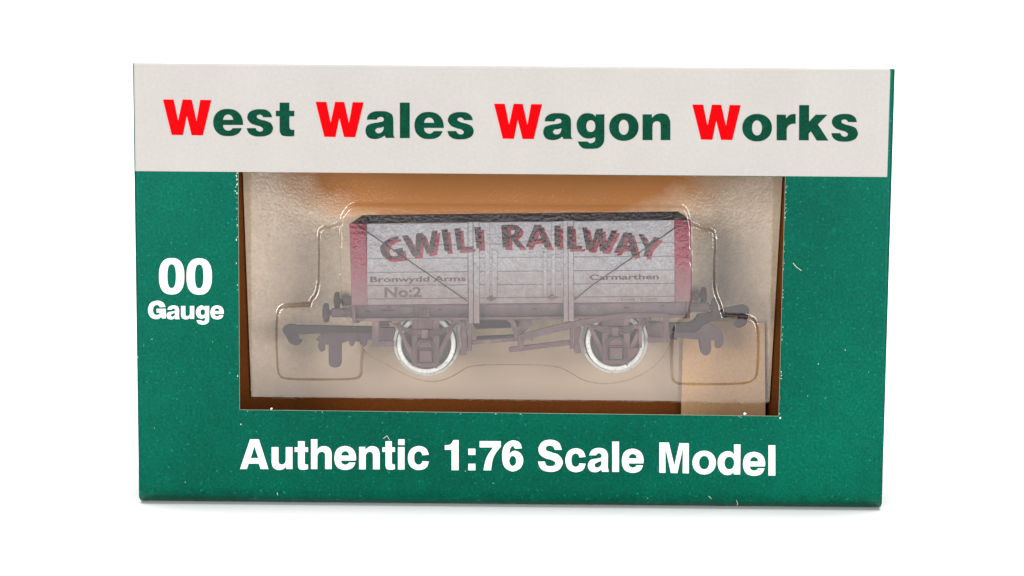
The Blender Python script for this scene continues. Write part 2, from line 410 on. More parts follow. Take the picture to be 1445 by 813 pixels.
WIN = [(336, 242.5), (1108.5, 249.5), (1099, 587.5), (338, 578.5)]
win = [U(a, b, 0) for a, b in WIN]
T = 0.00045
shell = MB(); fold = lambda r, y: 0.0 if y >= r else r - math.sqrt(max(r*r - (r-y)**2, 0))
ys = sorted(set([round(y, 7) for _, y in loops] + [round(RB*(1-math.cos(k/8*math.pi/2)), 7) for k in range(9)]))
lv = [rect3(fold(R, y), y, fold(RB, y)) for y in ys] + [rect3(0, BD)]
shell.add([v for l in lv for v in l], [[k*4+i, k*4+(i+1) % 4, (k+1)*4+(i+1) % 4, (k+1)*4+i] for k in range(len(lv)-1) for i in range(4)], 0, True)
shell.add(rect3(0, BD), [[0, 1, 2, 3]], 0)


def holed(mbx, outer, hole, mi):
    pts = outer + hole
    tri = geometry.tessellate_polygon([[Vector((p.x, p.z, 0)) for p in outer], [Vector((p.x, p.z, 0)) for p in hole]])
    mbx.add(pts, [list(t) for t in tri], mi)


back = [Vector((p.x, T, p.z)) for p in win]
holed(shell, rect3(R, 0, RB), win, 0)
holed(shell, rect3(T, T, RB), back, 1)
shell.add(win + back, [[i, (i+1) % 4, 4+(i+1) % 4, 4+i] for i in range(4)], 2)
inn = rect3(T, T, RB) + rect3(T, BD - T, RB)
shell.add(inn, [[i, (i+1) % 4, 4+(i+1) % 4, 4+i] for i in range(4)] + [[4, 5, 6, 7]], 1)
# scuffed print along the window and a few loose paper fibres
def fleck(px, py, r, el=1.0, ang=0.0):
    k = 7; o = []
    for i in range(k):
        t = 2*math.pi*i/k; q = r*random.uniform(.5, 1.1); a, b = q*math.cos(t)*el, q*math.sin(t)
        o.append((px + a*math.cos(ang) - b*math.sin(ang), py + a*math.sin(ang) + b*math.cos(ang)))
    shell.sheet([o], -0.00003 - random.random()*0.00001, 2)
for i in range(30):
    t = random.random()**2.2; fleck(336 + 2*t - 1.2 - abs(random.gauss(0, 1.1)), 244 + 330*t, random.uniform(.35, .95), random.uniform(1, 2.2), math.pi/2)
for i in range(40):
    t = random.random(); fleck(1108.5 - 9.5*t + .8 + abs(random.gauss(0, .7)), 251 + 334*t, random.uniform(.3, .8), random.uniform(1, 2.2), math.pi/2)
for i in range(10):
    t = random.random(); fleck(338 + 761*t, 579.5 + 9*t + abs(random.gauss(0, .5)), random.uniform(.3, .7), 2)
for px, py, r in ((383, 577, 2.0), (1051, 584, 2.4), (1101, 590, 1.6), (340, 599, 1.0), (194, 504, 1.0)): fleck(px, py, r, 1.4, random.random()*3)
for i in range(4): fleck(random.uniform(195, 330), random.uniform(255, 700), random.uniform(.3, .6), random.uniform(1, 3), random.random()*3)
for i in range(6): fleck(random.uniform(345, 1235), random.uniform(592, 705), random.uniform(.3, .6), random.uniform(1, 3), random.random()*3)
for i in range(4): fleck(random.uniform(1112, 1240), random.uniform(255, 600), random.uniform(.3, .6), random.uniform(1, 3), random.random()*3)
sleeve = shell.build('carton', [M['green'], M['liner'], M['edge']], box)

card = MB()
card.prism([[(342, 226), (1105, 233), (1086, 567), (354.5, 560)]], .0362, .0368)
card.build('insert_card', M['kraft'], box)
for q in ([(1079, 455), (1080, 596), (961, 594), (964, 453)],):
    card = MB(); card.prism([q], .0345, .0351); card.build('warm_patch_tab', M['orange'], box)  # added piece that makes the warm patch of light at lower right

# cream header band, wrapping over the top fold
hb = MB(); O = 0.00004
hl, hr = U(190.3, 241.5), U(1253, 249.8)
xl, xr = -BW/2 + R*0.4, BW/2 - 0.00105
rows = [(-O, None)]
prof = []
for k in range(7):
    a = k / 6 * math.pi / 2
    prof.append((R - (R + O) * math.cos(a), BH - R + (R + O) * math.sin(a)))
prof.append((BD - 0.002, BH + O))
def wrapx(x, sgn, y):            # follow the rounded side fold
    return x
vs = [Vector((xl, -O, hl.z)), Vector((xr, -O, hr.z))]
nx = 1
# left margin curls round the side fold
def side_y(x):
    e = BW/2 - abs(x)
    return -O if e >= R else R - math.sqrt(max(R*R - (R-e)**2, 0)) - O
xs = [xl, xl + R*0.2, xl + R*0.4, -BW/2 + R, xr - R, xr]
grid = []
for i, x in enumerate(xs):
    t = (x - xl) / (xr - xl); col = [Vector((x, side_y(x), hl.z + (hr.z - hl.z) * t))]
    for (y, z) in prof:
        e = max(0, R - (BW/2 - abs(x)))
        col.append(Vector((x, max(y, side_y(x)), z)))
    grid.append(col)
n = len(grid[0])
hb.add([v for c in grid for v in c], [[i*n+j, (i+1)*n+j, (i+1)*n+j+1, i*n+j+1] for i in range(len(xs)-1) for j in range(n-1)], 0, True)
hb.build('header_band', M['cream'], box)

# printed lettering
YL = -0.00009
tl = MB()
c1, c2, c3, c4 = ((225, 120), 7.225), ((440, 120), 6.0208), ((690, 125), 5.3519), ((970, 125), 5.78)
for g, b, (o, s) in (('W', (35, 148, 530, 515), c1), ('e', (548, 244, 853, 522), c1), ('s', (890, 247, 1158, 526), c1), ('t', (1187, 180, 1375, 525), c1),
                     ('W', (32, 143, 441, 445), c2), ('a', (456, 222, 706, 460), c2), ('l', (748, 150, 832, 452), c2), ('e', (872, 229, 1122, 460), c2), ('s', (1152, 230, 1376, 463), c2),
                     ('W', (38, 115, 402, 383), c3), ('a', (410, 186, 631, 390), c3), ('g', (662, 186, 872, 456), c3), ('o', (908, 186, 1130, 396), c3), ('n', (1160, 188, 1370, 390), c3),
                     ('W', (40, 131, 436, 421), c4), ('o', (448, 207, 690, 432), c4), ('r', (728, 208, 883, 423), c4), ('k', (910, 135, 1150, 425), c4), ('s', (1174, 207, 1391, 434), c4)):
    put(tl, BLACK[g], b, o, s, YL, 0 if g == 'W' else 1)
tl.build('title_lettering', [M['red_ink'], M['green_ink']], box)['label'] = 'title line with red capitals and dark green small letters'
YL = -0.00005
gl = MB(); c5 = ((200, 355), 7.392)
for g, b in (('O', (180, 68, 444, 448)), ('O', (467, 71, 732, 450)), ('G', (66, 513, 250, 705)), ('a', (258, 562, 395, 708)), ('u', (410, 568, 547, 708)), ('g', (565, 562, 703, 762)), ('e', (717, 562, 856, 708))):
    put(gl, BOLD[g], b, *c5, YL)
gl.build('gauge_lettering', M['white_ink'], box)
al = MB(); c6, c7, c8 = ((330, 600), 5.1607), ((600, 600), 4.5156), ((910, 600), 7.225)
for g, b, c in (('A', (45, 103, 252, 320), c6), ('u', (275, 160, 427, 327), c6), ('t', (443, 117, 540, 325), c6), ('h', (562, 103, 712, 320), c6), ('e', (732, 152, 890, 326), c6),
                ('n', (912, 153, 1062, 322), c6), ('t', (1082, 117, 1173, 325), c6), (0, (1197, 103, 1243, 145), c6), (0, (1195, 160, 1243, 323), c6), ('c', (1267, 152, 1420, 327), c6),
                ('one', (125, 95, 213, 287), c7), (0, (275, 150, 320, 190), c7), (0, (275, 246, 320, 288), c7), ('seven', (347, 102, 482, 288), c7), ('six', (490, 97, 625, 295), c7),
                ('S', (718, 93, 877, 298), c7), ('c', (893, 147, 1022, 300), c7), ('a', (1036, 145, 1170, 300), c7), (0, (1192, 105, 1235, 298), c7), ('e', (1253, 150, 1392, 304), c7),
                ('M', (147, 177, 448, 492), c8), ('o', (485, 261, 724, 503), c8), ('d', (742, 197, 975, 510), c8), ('e', (1000, 272, 1227, 517), c8), (0, (1260, 205, 1330, 514), c8)):
    put(al, BOLD[g] if g else SQ, b, *c, YL)
al.build('slogan_lettering', M['white_ink'], box)

for i, path in enumerate((((541, 619), (546, 615), (550, 621)), ((1119, 371), (1124, 377), (1131, 382)), ((1039, 706), (1041, 711), (1040, 713)), ((391, 695), (392, 699)), ((1000, 700), (1004, 704)))):
    fb = MB()
    pp = [U(a, b, -0.0001) for a, b in path]
    for a, b in zip(pp, pp[1:]): fb.rod(a, b, 0.00005, 6)
    fb.build('paper_fibre', M['edge'], box)

# ------------------------------------------------------------------ blister tray
Z = lambda s: [tuple(float(q) for q in w.split(',')) for w in s.split()]
BODY = Z("511,286 880,289 957,289 966,291 972,303 975,330 976,440 948,455 946,487 925,515 900,530 880,537 851,541 822,536 802,523 784,515 730,513 665,514 651,523 632,534 610,538 585,533 566,524 545,512 513,497 500,455 482,440 480,310 487,297 497,287")
SHO_L = Z("500,312 480,312 470,318 455,320 448.5,326 450,370 448,412 436,424 436,452 500,452")
SHO_R = Z("960,312 977,314 990,321 1005,323 1010,329 1008,388 1009,411 1020,436 1024,470 960,470")
POC_L = Z("520,426 405,428 394,433 390,445 389.5,483 391.5,522 394,530 401,535 441,536 501,535.5 509,532 512,525 513,497 520,480")
POC_R = Z("950,440 1037,443.5 1057,445 1067,451 1071,473 1069.5,525 1065,536 1049,542.5 959,542.5 950,539 946.5,532 945,487")
LOW_L = Z("402,502 500,502 504,520 500,528 402,528 398,520")
LOW_R = Z("956,503 1055,503 1060,520 1054,534 960,534 954,524")


def soften(poly, n=2):
    for _ in range(n):               # corner cutting
        q = []
        for i in range(len(poly)):
            a, b = poly[i], poly[(i + 1) % len(poly)]
            q += [(.75*a[0] + .25*b[0], .75*a[1] + .25*b[1]), (.25*a[0] + .75*b[0], .25*a[1] + .75*b[1])]
        poly = q
    return poly


BODY, SHO_L, SHO_R, POC_L, POC_R = [soften(p_) for p_ in (BODY, SHO_L, SHO_R, POC_L, POC_R)]


def sdf(px, py, poly):
    """signed distance (positive inside), measured-pixel units"""
    P = np.array(poly); Q = np.roll(P, -1, 0)
    d = np.full(px.shape, 1e9); ins = np.zeros(px.shape, bool)
    for (a, b) in zip(P, Q):
        e = b - a; wx = px - a[0]; wy = py - a[1]
        t = np.clip((wx*e[0] + wy*e[1]) / (e @ e), 0, 1)
        d = np.minimum(d, np.hypot(wx - t*e[0], wy - t*e[1]))
        c = ((a[1] > py) != (b[1] > py)) & (px < (b[0]-a[0]) * (py-a[1]) / (b[1]-a[1] + 1e-12) + a[0])
        ins ^= c
    return np.where(ins, d, -d)


def sstep(x): x = np.clip(x, 0, 1); return x*x*(3-2*x)


TRAY_Y = 0.0082
def tray_mesh(name, quad, zones, y0, sign, m, parent, nu=620, nv=285):
    s, t = np.meshgrid(np.linspace(0, 1, nu), np.linspace(0, 1, nv))
    q = np.array(quad)
    bow = 3.0 * np.sin(np.pi * t)
    px = (1-s)*(1-t)*q[0, 0] + s*(1-t)*q[1, 0] + s*t*q[2, 0] + (1-s)*t*q[3, 0] + bow * (s - .5) * 0.6
    py = (1-s)*(1-t)*q[0, 1] + s*(1-t)*q[1, 1] + s*t*q[2, 1] + (1-s)*t*q[3, 1] + 3.2*np.sin(np.pi*s)*t
    h = np.zeros_like(px)
    for poly, hh, w in zones:
        h = np.maximum(h, hh * sstep(sdf(px, py, poly) / w + 0.15))
    u = (px - 722.5) / F; w = (py - 406.5) / F
    d = [fwd[k] + rt[k] * u - up[k] * w for k in range(3)]
    tt = (y0 - EYE.y) / d[1]
    vs = np.stack([(EYE.x + d[0] * tt).ravel(), (y0 + sign * h).ravel(), (EYE.z + d[2] * tt).ravel()], 1).tolist()
    fs = [(j*nu+i, j*nu+i+1, (j+1)*nu+i+1, (j+1)*nu+i) for j in range(nv-1) for i in range(nu-1)]
    me = bpy.data.meshes.new(name); me.from_pydata(vs, [], fs); me.update()
    return link(name, me, m, parent, True)


QUAD = [(339.5, 232), (1107, 239), (1089, 570), (352, 562.5)]
tray = tray_mesh('blister_tray', QUAD, [(BODY, .0050, 4), (SHO_L, .0018, 4), (SHO_R, .0018, 4), (POC_L, .0018, 4), (POC_R, .0018, 4)], TRAY_Y, -1, M['clear'], None)
tray['label'] = 'clear plastic blister tray moulded around the toy wagon'; tray['category'] = 'tray'

# ------------------------------------------------------------------ the wagon
wag = empty('toy_wagon', 'weathered white and crimson open railway wagon model inside the clear blister', 'toy wagon')
YF, YB = 0.0050, 0.0335
YM = 0.0193
TL_, TR_, BR_, BL_ = (493, 316), (975, 310.5), (976, 425.8), (496, 430.6)
lp = lambda a, b, t: a + (b - a) * t
def ytop(x): return lp(316, 310.5, (x - 493) / 482)
def ybot(x): return lp(430.6, 425.8, (x - 496) / 480)
LINES = [(316, 310.5), (345.9, 341.9), (364.9, 361.4), (384.4, 380.8), (402.8, 399.8), (421.7, 417.9), (430.6, 425.8)]
def ln(k, x): return lp(LINES[k][0], LINES[k][1], (x - 519) / 432)

core = MB()
core.prism([[TL_, TR_, BR_, BL_]], YF + .0004, YF + .0013, 0)
def planks(mb_, x0, x1, ks=range(6), g=.42):
    for k in ks:
        mb_.prism([[(x0, ln(k, x0) + g), (x1, ln(k, x1) + g), (x1, ln(k+1, x1) - g), (x0, ln(k+1, x0) - g)]], YF, YF + .0005, 0, 0.00006)
planks(core, 518, 660.2); planks(core, 809.5, 952)
core.build('side_planks', M['plank'], wag)
far = MB()
def backface(poly, ya, yb_, mbx, mi=0):      # same outline as on the near side, moved back
    p = [U(a, b, YF) for a, b in poly]; n = len(p)
    v = [Vector((q.x, ya, q.z)) for q in p] + [Vector((q.x, yb_, q.z)) for q in p]
    mbx.add(v, [list(range(n)), list(range(n, 2*n))] + [[i, (i+1) % n, n+(i+1) % n, n+i] for i in range(n)], mi)
backface([TL_, TR_, BR_, BL_], YB - .0012, YB, far)
backface([(494, ytop(494)), (504, ytop(504)), (506, ybot(506)), (496.5, ybot(496.5))], YF + .0013, YB - .0012, far)
backface([(965, ytop(965)), (974.5, ytop(974.5)), (975.5, ybot(975.5)), (966, ybot(966))], YF + .0013, YB - .0012, far)
backface([(504, 421), (966, 416), (966, 425), (504, 430)], YF + .0013, YB - .0012, far)
far.build('body_shell', M['dark'], wag)

for (a, b, c, d, rv) in ((TL_, (516.5, ytop(516.5)), (518.8, ybot(518.8)), BL_, (513.5, 516)), ((951, ytop(951)), TR_, BR_, (952.7, ybot(952.7)), (954.5, 956))):
    e = MB(); e.prism([[a, b, c, d]], YF - .0001, YF + .0012, 0, .00012)
    for k in range(14):
        t = (k + .6) / 14.4; x = lp(rv[0], rv[1], t); p = U(x, lp(ytop(x), ybot(x), t), YF - .0001)
        e.lathe(p, (0, -1, 0), ((.00011, -.00005), (.00010, .00008), (.00004, .00014)), 8)
    for k in range(3):
        x = lp(a[0], b[0], .35); p = U(lp(a[0], b[0], .3), lp(ytop(x), ybot(x), .62 + .15*k), YF - .0001)
        e.lathe(p, (0, -1, 0), ((.00011, -.00005), (.00010, .00008), (.00004, .00014)), 8)
    e.build('corner_plate', M['crimson'], wag)

dr = MB(); planks(dr, 676, 794)
door = dr.build('door', M['plank'], wag)
def rivets(mbx, x, y0, y1, k, yy):
    for i in range(k):
        p = U(x, lp(y0, y1, i / (k - 1)), yy); mbx.lathe(p, (0, -1, 0), ((.0001, -.00005), (.00009, .00007), (.00003, .00012)), 8)
for x0, x1, yl in ((684.3, 691, (314.5, 421)), (778, 784, (313.5, 419)), (792, 794.8, (313.5, 424))):
    st = MB(); st.rect(x0, yl[0], x1, yl[1], YF - .00022, YF + .0001, 0, .00006); rivets(st, (x0+x1)/2, yl[0] + 6, yl[1] - 6, 9, YF - .00022)
    st.build('door_strap', M['iron_white'], door)
for x0, x1, y0, y1 in ((694.8, 701.8, 352, 420), (766.5, 772, 351.5, 418)):
    st = MB(); st.prism([contour(f"{x0},{y0+3} {x0+1},{y0}~ {x1-1},{y0}~ {x1},{y0+3} {x1},{y1} {x0},{y1}", 4)], YF - .0003, YF + .0001, 0, .00008); rivets(st, (x0+x1)/2, y0 + 4, y0 + 30, 5, YF - .0003)
    st.build('door_strap', M['iron_white'], door)
ht = MB()
for (x, y) in ((693, 421.5), (779, 420)):
    ht.rect(x - 6, y - 1.3, x + 6, y + 1.3, YF - .0006, YF); ht.rect(x - 2.5, y - 3.5, x + 2.5, y + 3.5, YF - .0008, YF)
ht.build('hinge', M['frame'], door)

for (x0, x1, x2, yb1) in ((660.8, 667.2, 675.8, 456.5), (794.8, 801.0, 809.0, 453.5)):
    k = MB(); k.prism([[(x0, ytop(x0) - .5), (x1, ytop(x1) - .5), (x1 + .8, yb1), (x0 + .8, yb1)]], YF - .00015, YF + .0006, 0, .00006)
    k.prism([[(x1 + .7, ytop(x1) - .5), (x2, ytop(x2) - .5), (x2 + .8, yb1), (x1 + 1.5, yb1)]], YF - .00035, YF + .0006, 0, .00008)
    rivets(k, x0 + 3.4, 322, yb1 - 5, 13, YF - .00015); rivets(k, x1 + 5, 322, yb1 - 5, 13, YF - .00035)
    k.build('side_stanchion', M['iron_white'], wag)

for pts in (((503, 317.5), (516.7, 326.3), (659.5, 425)), ((973, 311.5), (951, 322.8), (836.7, 402), (810, 423.5))):
    k = MB(); q = [U(a, b, YF - .00028) for a, b in pts]
    for a, b in zip(q, q[1:]): k.rod(a, b, .00010, 8)
    k.build('diagonal_brace', M['dark'], wag)

# lettering on the planks
YT = YF - .00004
cA, cB, cC = ((485, 290), 6.881), ((655, 290), 8.4706), ((800, 290), 7.225)
RAW = [(cA, ["528,300 470,308~ 395,350~ 355,410~ 372,478~ 420,518~ 500,520~ 592,507 572,410 480,430 487,452 515,452 527,486 470,490~ 432,462~ 420,420~ 442,365~ 490,337~ 535,322"]),
       (cA, ["565,297 622,285 695,430 702,275 768,262 828,410 857,250 912,240 880,455 808,470 755,345 742,480 672,495"]),
       (cA, ["948,238 1008,230 1032,440 982,448"]),
       (cA, ["1073,225 1135,218 1150,403 1257,398 1250,425 1105,437"]),
       (cA, ["1266,210 1332,207 1345,410 1290,420"]),
       (cB, ["443,238 560,229~ 650,245~ 678,290~ 655,340~ 615,375 715,497 640,500 552,385 540,385 545,500 460,500", "525,265 575,268~ 608,300~ 592,335~ 540,350"]),
       (cB, ["838,232 920,228 1037,498 962,500 930,425 815,430 785,498 735,498", "880,285 836,395 918,391"]),
       (cB, ["1078,240 1150,240 1150,495 1080,495"]),
       (cB, ["1232,250 1302,250 1310,485 1412,485 1408,517 1232,521"]),
       (cC, ["155,222 207,222 255,395 298,236 365,236 382,415 455,252 513,255 410,467 335,464 318,320 270,457 198,452"]),
       (cC, ["580,275 660,278 724,507 663,515 642,442 555,440 525,482 475,485", "612,310 573,410 637,406"]),
       (cC, ["726,290 785,295 830,395 890,322 957,330 850,440 830,525 780,522 800,440"])]
STRAPS = [(660.8, 667.4, -.00015), (667.8, 676.2, -.00035), (684.3, 691, -.00022), (778, 784, -.00022), (792, 794.8, -.00022), (794.8, 801.2, -.00015), (801.6, 809.4, -.00035)]


def clip(poly, x, keep_right):
    out = []
    for i in range(len(poly)):
        a, b = poly[i - 1], poly[i]
        ia, ib = ((a[0] >= x) == keep_right), ((b[0] >= x) == keep_right)
        if ia != ib:
            t = (x - a[0]) / (b[0] - a[0]); out.append((x, a[1] + (b[1] - a[1]) * t))
        if ib: out.append(b)
    return out


def letter(mbx, cs, yo):
    mbx.sheet(cs, YF + yo)
    flat = [p for c in cs for p in c]
    for t in geometry.tessellate_polygon([[Vector((p[0], p[1], 0)) for p in c] for c in cs]):
        for x0, x1, dep in STRAPS:
            q = clip(clip([flat[i] for i in t], x0, True), x1, False) if True else []
            if len(q) > 2: mbx.add([U(a_, b_, YF + dep + yo) for a_, b_ in q], [list(range(len(q)))])


for nm, dx, dy, yy, mm in (('letter_shadow', 4.0, 3.9, YT, 'shadow_ink'), ('name_lettering', 0, 0, YT - .00003, 'black_ink')):
    k = MB()
    for (o, s), cs in RAW:
        letter(k, [[(o[0] + p[0]/s + dx, o[1] + p[1]/s + dy) for p in contour(c)] for c in cs], yy - YF)
    k.build(nm, M[mm], wag)


def words(txt, name, quad, mm, off, y, parent):
    cu = bpy.data.curves.new(name, 'FONT'); cu.body = txt; cu.offset = off; cu.resolution_u = 3
    ob = bpy.data.objects.new(name, cu); COL.objects.link(ob)
    me = bpy.data.meshes.new_from_object(ob.evaluated_get(bpy.context.evaluated_depsgraph_get()))
    COL.objects.unlink(ob); bpy.data.objects.remove(ob); bpy.data.curves.remove(cu)
    me.materials.clear()
    xs = [v.co.x for v in me.vertices]; x0, x1 = min(xs), max(xs)
    cap = 0.73                       # cap height of the built-in face, baseline at 0
    for v in me.vertices:
        s = (v.co.x - x0) / (x1 - x0); t = v.co.y / cap
        (ax, ay), (bx, by), h = quad
        p = U(lp(ax, bx, s), lp(ay, by, s) - t * h, y); v.co = p
    me.name = name
    return link(name, me, M[mm], parent)


words('Bronwydd Arms', 'place_lettering', ((522.3, 398.0), (657.3, 396.6), 7.6), 'brown_ink', .022, YT, wag)
words('Carmarthen', 'place_lettering', ((831.8, 395.0), (929.6, 393.9), 7.6), 'brown_ink', .024, YT, wag)
words('No:2', 'number_lettering', ((542.5, 419.3), (595, 418.8), 14.2), 'faint_ink', .03, YT, wag)
words('Load 10 tons', 'load_lettering', ((877, 424.2), (927, 423.6), 4.2), 'faint_ink', .0, YT, wag)

# solebar and headstocks
sb = MB(); YS = YF + .0011
def sx(y, x): return y - 4.6 * (x - 497) / 476
sb.prism([[(497, 430.8), (973, 426.0), (973, 448.5), (497, 453.2)]], YS + .0012, YS + .0018, 1)
sb.prism([[(497, 430.7), (975, 425.9), (975, 427.6), (497, 432.6)]], YS - .0004, YS + .0014, 0, .00008)
sb.prism([[(497, 449.3), (973, 444.4), (973, 448.6), (497, 453.6)]], YS - .0002, YS + .0014, 0, .0001)
sb.build('solebar', [M['frame'], M['solebar_low']], wag)
sb = MB()
backface([(497, 431), (973, 426), (973, 448), (497, 453)], YB - .003, YB - .0016, sb)
backface([(500, 433), (970, 429), (970, 441), (500, 446)], YS + .002, YB - .003, sb)
sb.build('underfloor', M['dark'], wag)
pl = MB()
pl.prism([ell(572.6, 439.4, 12, 6.9, 4), ell(572.6, 439.4, 10.8, 5.8, 4)], YS + .0004, YS + .0008)
pl.prism([[(592.6, 431.5), (605.6, 431.3), (605.6, 447), (592.6, 447.2)], [(595.6, 434), (602.6, 434), (602.6, 444.8), (595.6, 444.8)]], YS + .0004, YS + .0008)
pl.rect(597, 435.5, 601.5, 443.5, YS + .0004, YS + .0008)
pl.build('number_plate', M['frame'], wag)
sl = MB()
sl.rect(537, 437.4, 556, 439.2, YS + .0005, YS + .0008)
for x, y in ((518, 439.5), (620.5, 437.5), (754, 436), (884, 434.5), (512, 433.6), (548, 434), (651, 444), (664, 442), (938, 446), (935, 432)):
    sl.rect(x - 3.2, y - .5, x + 3.2, y + .5, YS + .0004, YS + .0008) if y > 434.2 else sl.rect(x - 1, y - .8, x + 1, y + .8, YS + .0004, YS + .0008)
sl.build('solebar_bolt', M['dark'], wag)
for poly in ([(495.5, 430.5), (500.6, 430.5), (501.6, 454.5), (506, 456.5), (497.5, 456.8)], [(969.6, 426.3), (975, 426), (974, 449.5), (966, 449.8), (969.5, 446)]):
    k = MB(); backface(poly, YS - .0006, YB - .001, k); k.build('headstock', M['frame'], wag)

# buffers: two at each end, one near and one far
def buffer(hx, cy_, sx0, sx1, ydep, dr):
    """hx head face, shank between sx0 and sx1 (measured on the near plane YN)"""
    YN = 0.0105; mp = mpp(YN)
    a = U(hx, cy_, YN); s0 = U(sx0, cy_ - .2, YN); s1 = U(sx1, cy_ - .4, YN)
    for v in (a, s0, s1): v.y = ydep
    ax = (s1 - a).normalized(); k = MB()
    k.lathe(a, ax, ((.2*mp, 0), (7*mp, .4*mp), (11.5*mp, 1.3*mp), (13.6*mp, 3.2*mp), (13.8*mp, 6*mp), (13*mp, 8.3*mp), (9*mp, 9.4*mp), (4.2*mp, 9.6*mp), (3.6*mp, 14*mp)), 28)
    h = k.build('buffer', M['dark'], wag)
    q = MB(); q.lathe(s0, ax, ((.1*mp, -.05*mp), (5.6*mp, 0), (6.6*mp, 1*mp), (6.8*mp, (s1-s0).length - 3*mp), (8.2*mp, (s1-s0).length - 2.5*mp), (8.2*mp, (s1-s0).length)), 24)
    q.build('shank', M['solebar_low2'], h)
buffer(455.5, 441.0, 468, 497, .0100, 1); buffer(455.5, 441.0, 468, 497, .0318, 1)
buffer(1012.6, 433.4, 1000, 973, .0100, -1); buffer(1012.6, 433.4, 1000, 973, .0318, -1)

# wheels
def wheel(cx_, cy_, yface, inner):
    c = U(cx_, cy_, .0085); mp = mpp(.0085); c.y = yface; s = -1 if not inner else 1
    ax = Vector((0, -s, 0)) * -1         # towards the flange (inwards)
    ax = Vector((0, 1, 0)) if not inner else Vector((0, -1, 0))
    k = MB()
    k.lathe(c, ax, ((35.5*mp, .0012), (35.3*mp, .0001), (36.2*mp, 0), (41*mp, 0), (41.6*mp, .00012), (41.8*mp, .0015), (43.2*mp, .00185), (46.8*mp, .0019), (47.2*mp, .0021), (46.6*mp, .0023), (35.5*mp, .0023), (35.5*mp, .0012)), 72)
    k.lathe(c, ax, ((41.4*mp, .0004), (41.8*mp, .0012), (43.3*mp, .0016), (43.5*mp, .0019)), 64, 1)
    w = k.build('wheel', [M['steel'], M['spoke']], wag)
    h = MB()
    h.lathe(c, ax, ((32.2*mp, .0011), (32.2*mp, .0004), (35.6*mp, .0003), (35.6*mp, .0012)), 64)
    h.lathe(c, ax, ((.2*mp, -.0002), (7*mp, -.0002), (8*mp, 0), (9*mp, .0012), (.2*mp, .0013)), 28)
    for i in range(8):
        t = 2*math.pi*(i + (.35 if not inner else .85))/8; d = Vector((math.cos(t), 0, math.sin(t)))
        e = Vector((-math.sin(t), 0, math.cos(t)))
        v = []
        for r_, w_ in ((6*mp, 1.7*mp), (33*mp, 1.1*mp)):
            for sg in (-1, 1):
                for dd in (.0002, .0010): v.append(c + d*r_ + e*(w_*sg) + ax*dd)
        h.add(v, [[0, 1, 3, 2], [4, 5, 7, 6], [0, 1, 5, 4], [2, 3, 7, 6], [0, 2, 6, 4], [1, 3, 7, 5]])
    h.build('wheel_centre', M['spoke'], w)
for cx_, cy_ in ((601.3, 486.3), (868.2, 482.6)):
    wheel(cx_, cy_, .0085, False); wheel(cx_, cy_, .0300, True)
    k = MB(); c = U(cx_, cy_, .0085); k.rod((c.x, .0085, c.z), (c.x, .0300, c.z), .0010, 14); k.build('axle', M['spoke'], wag)

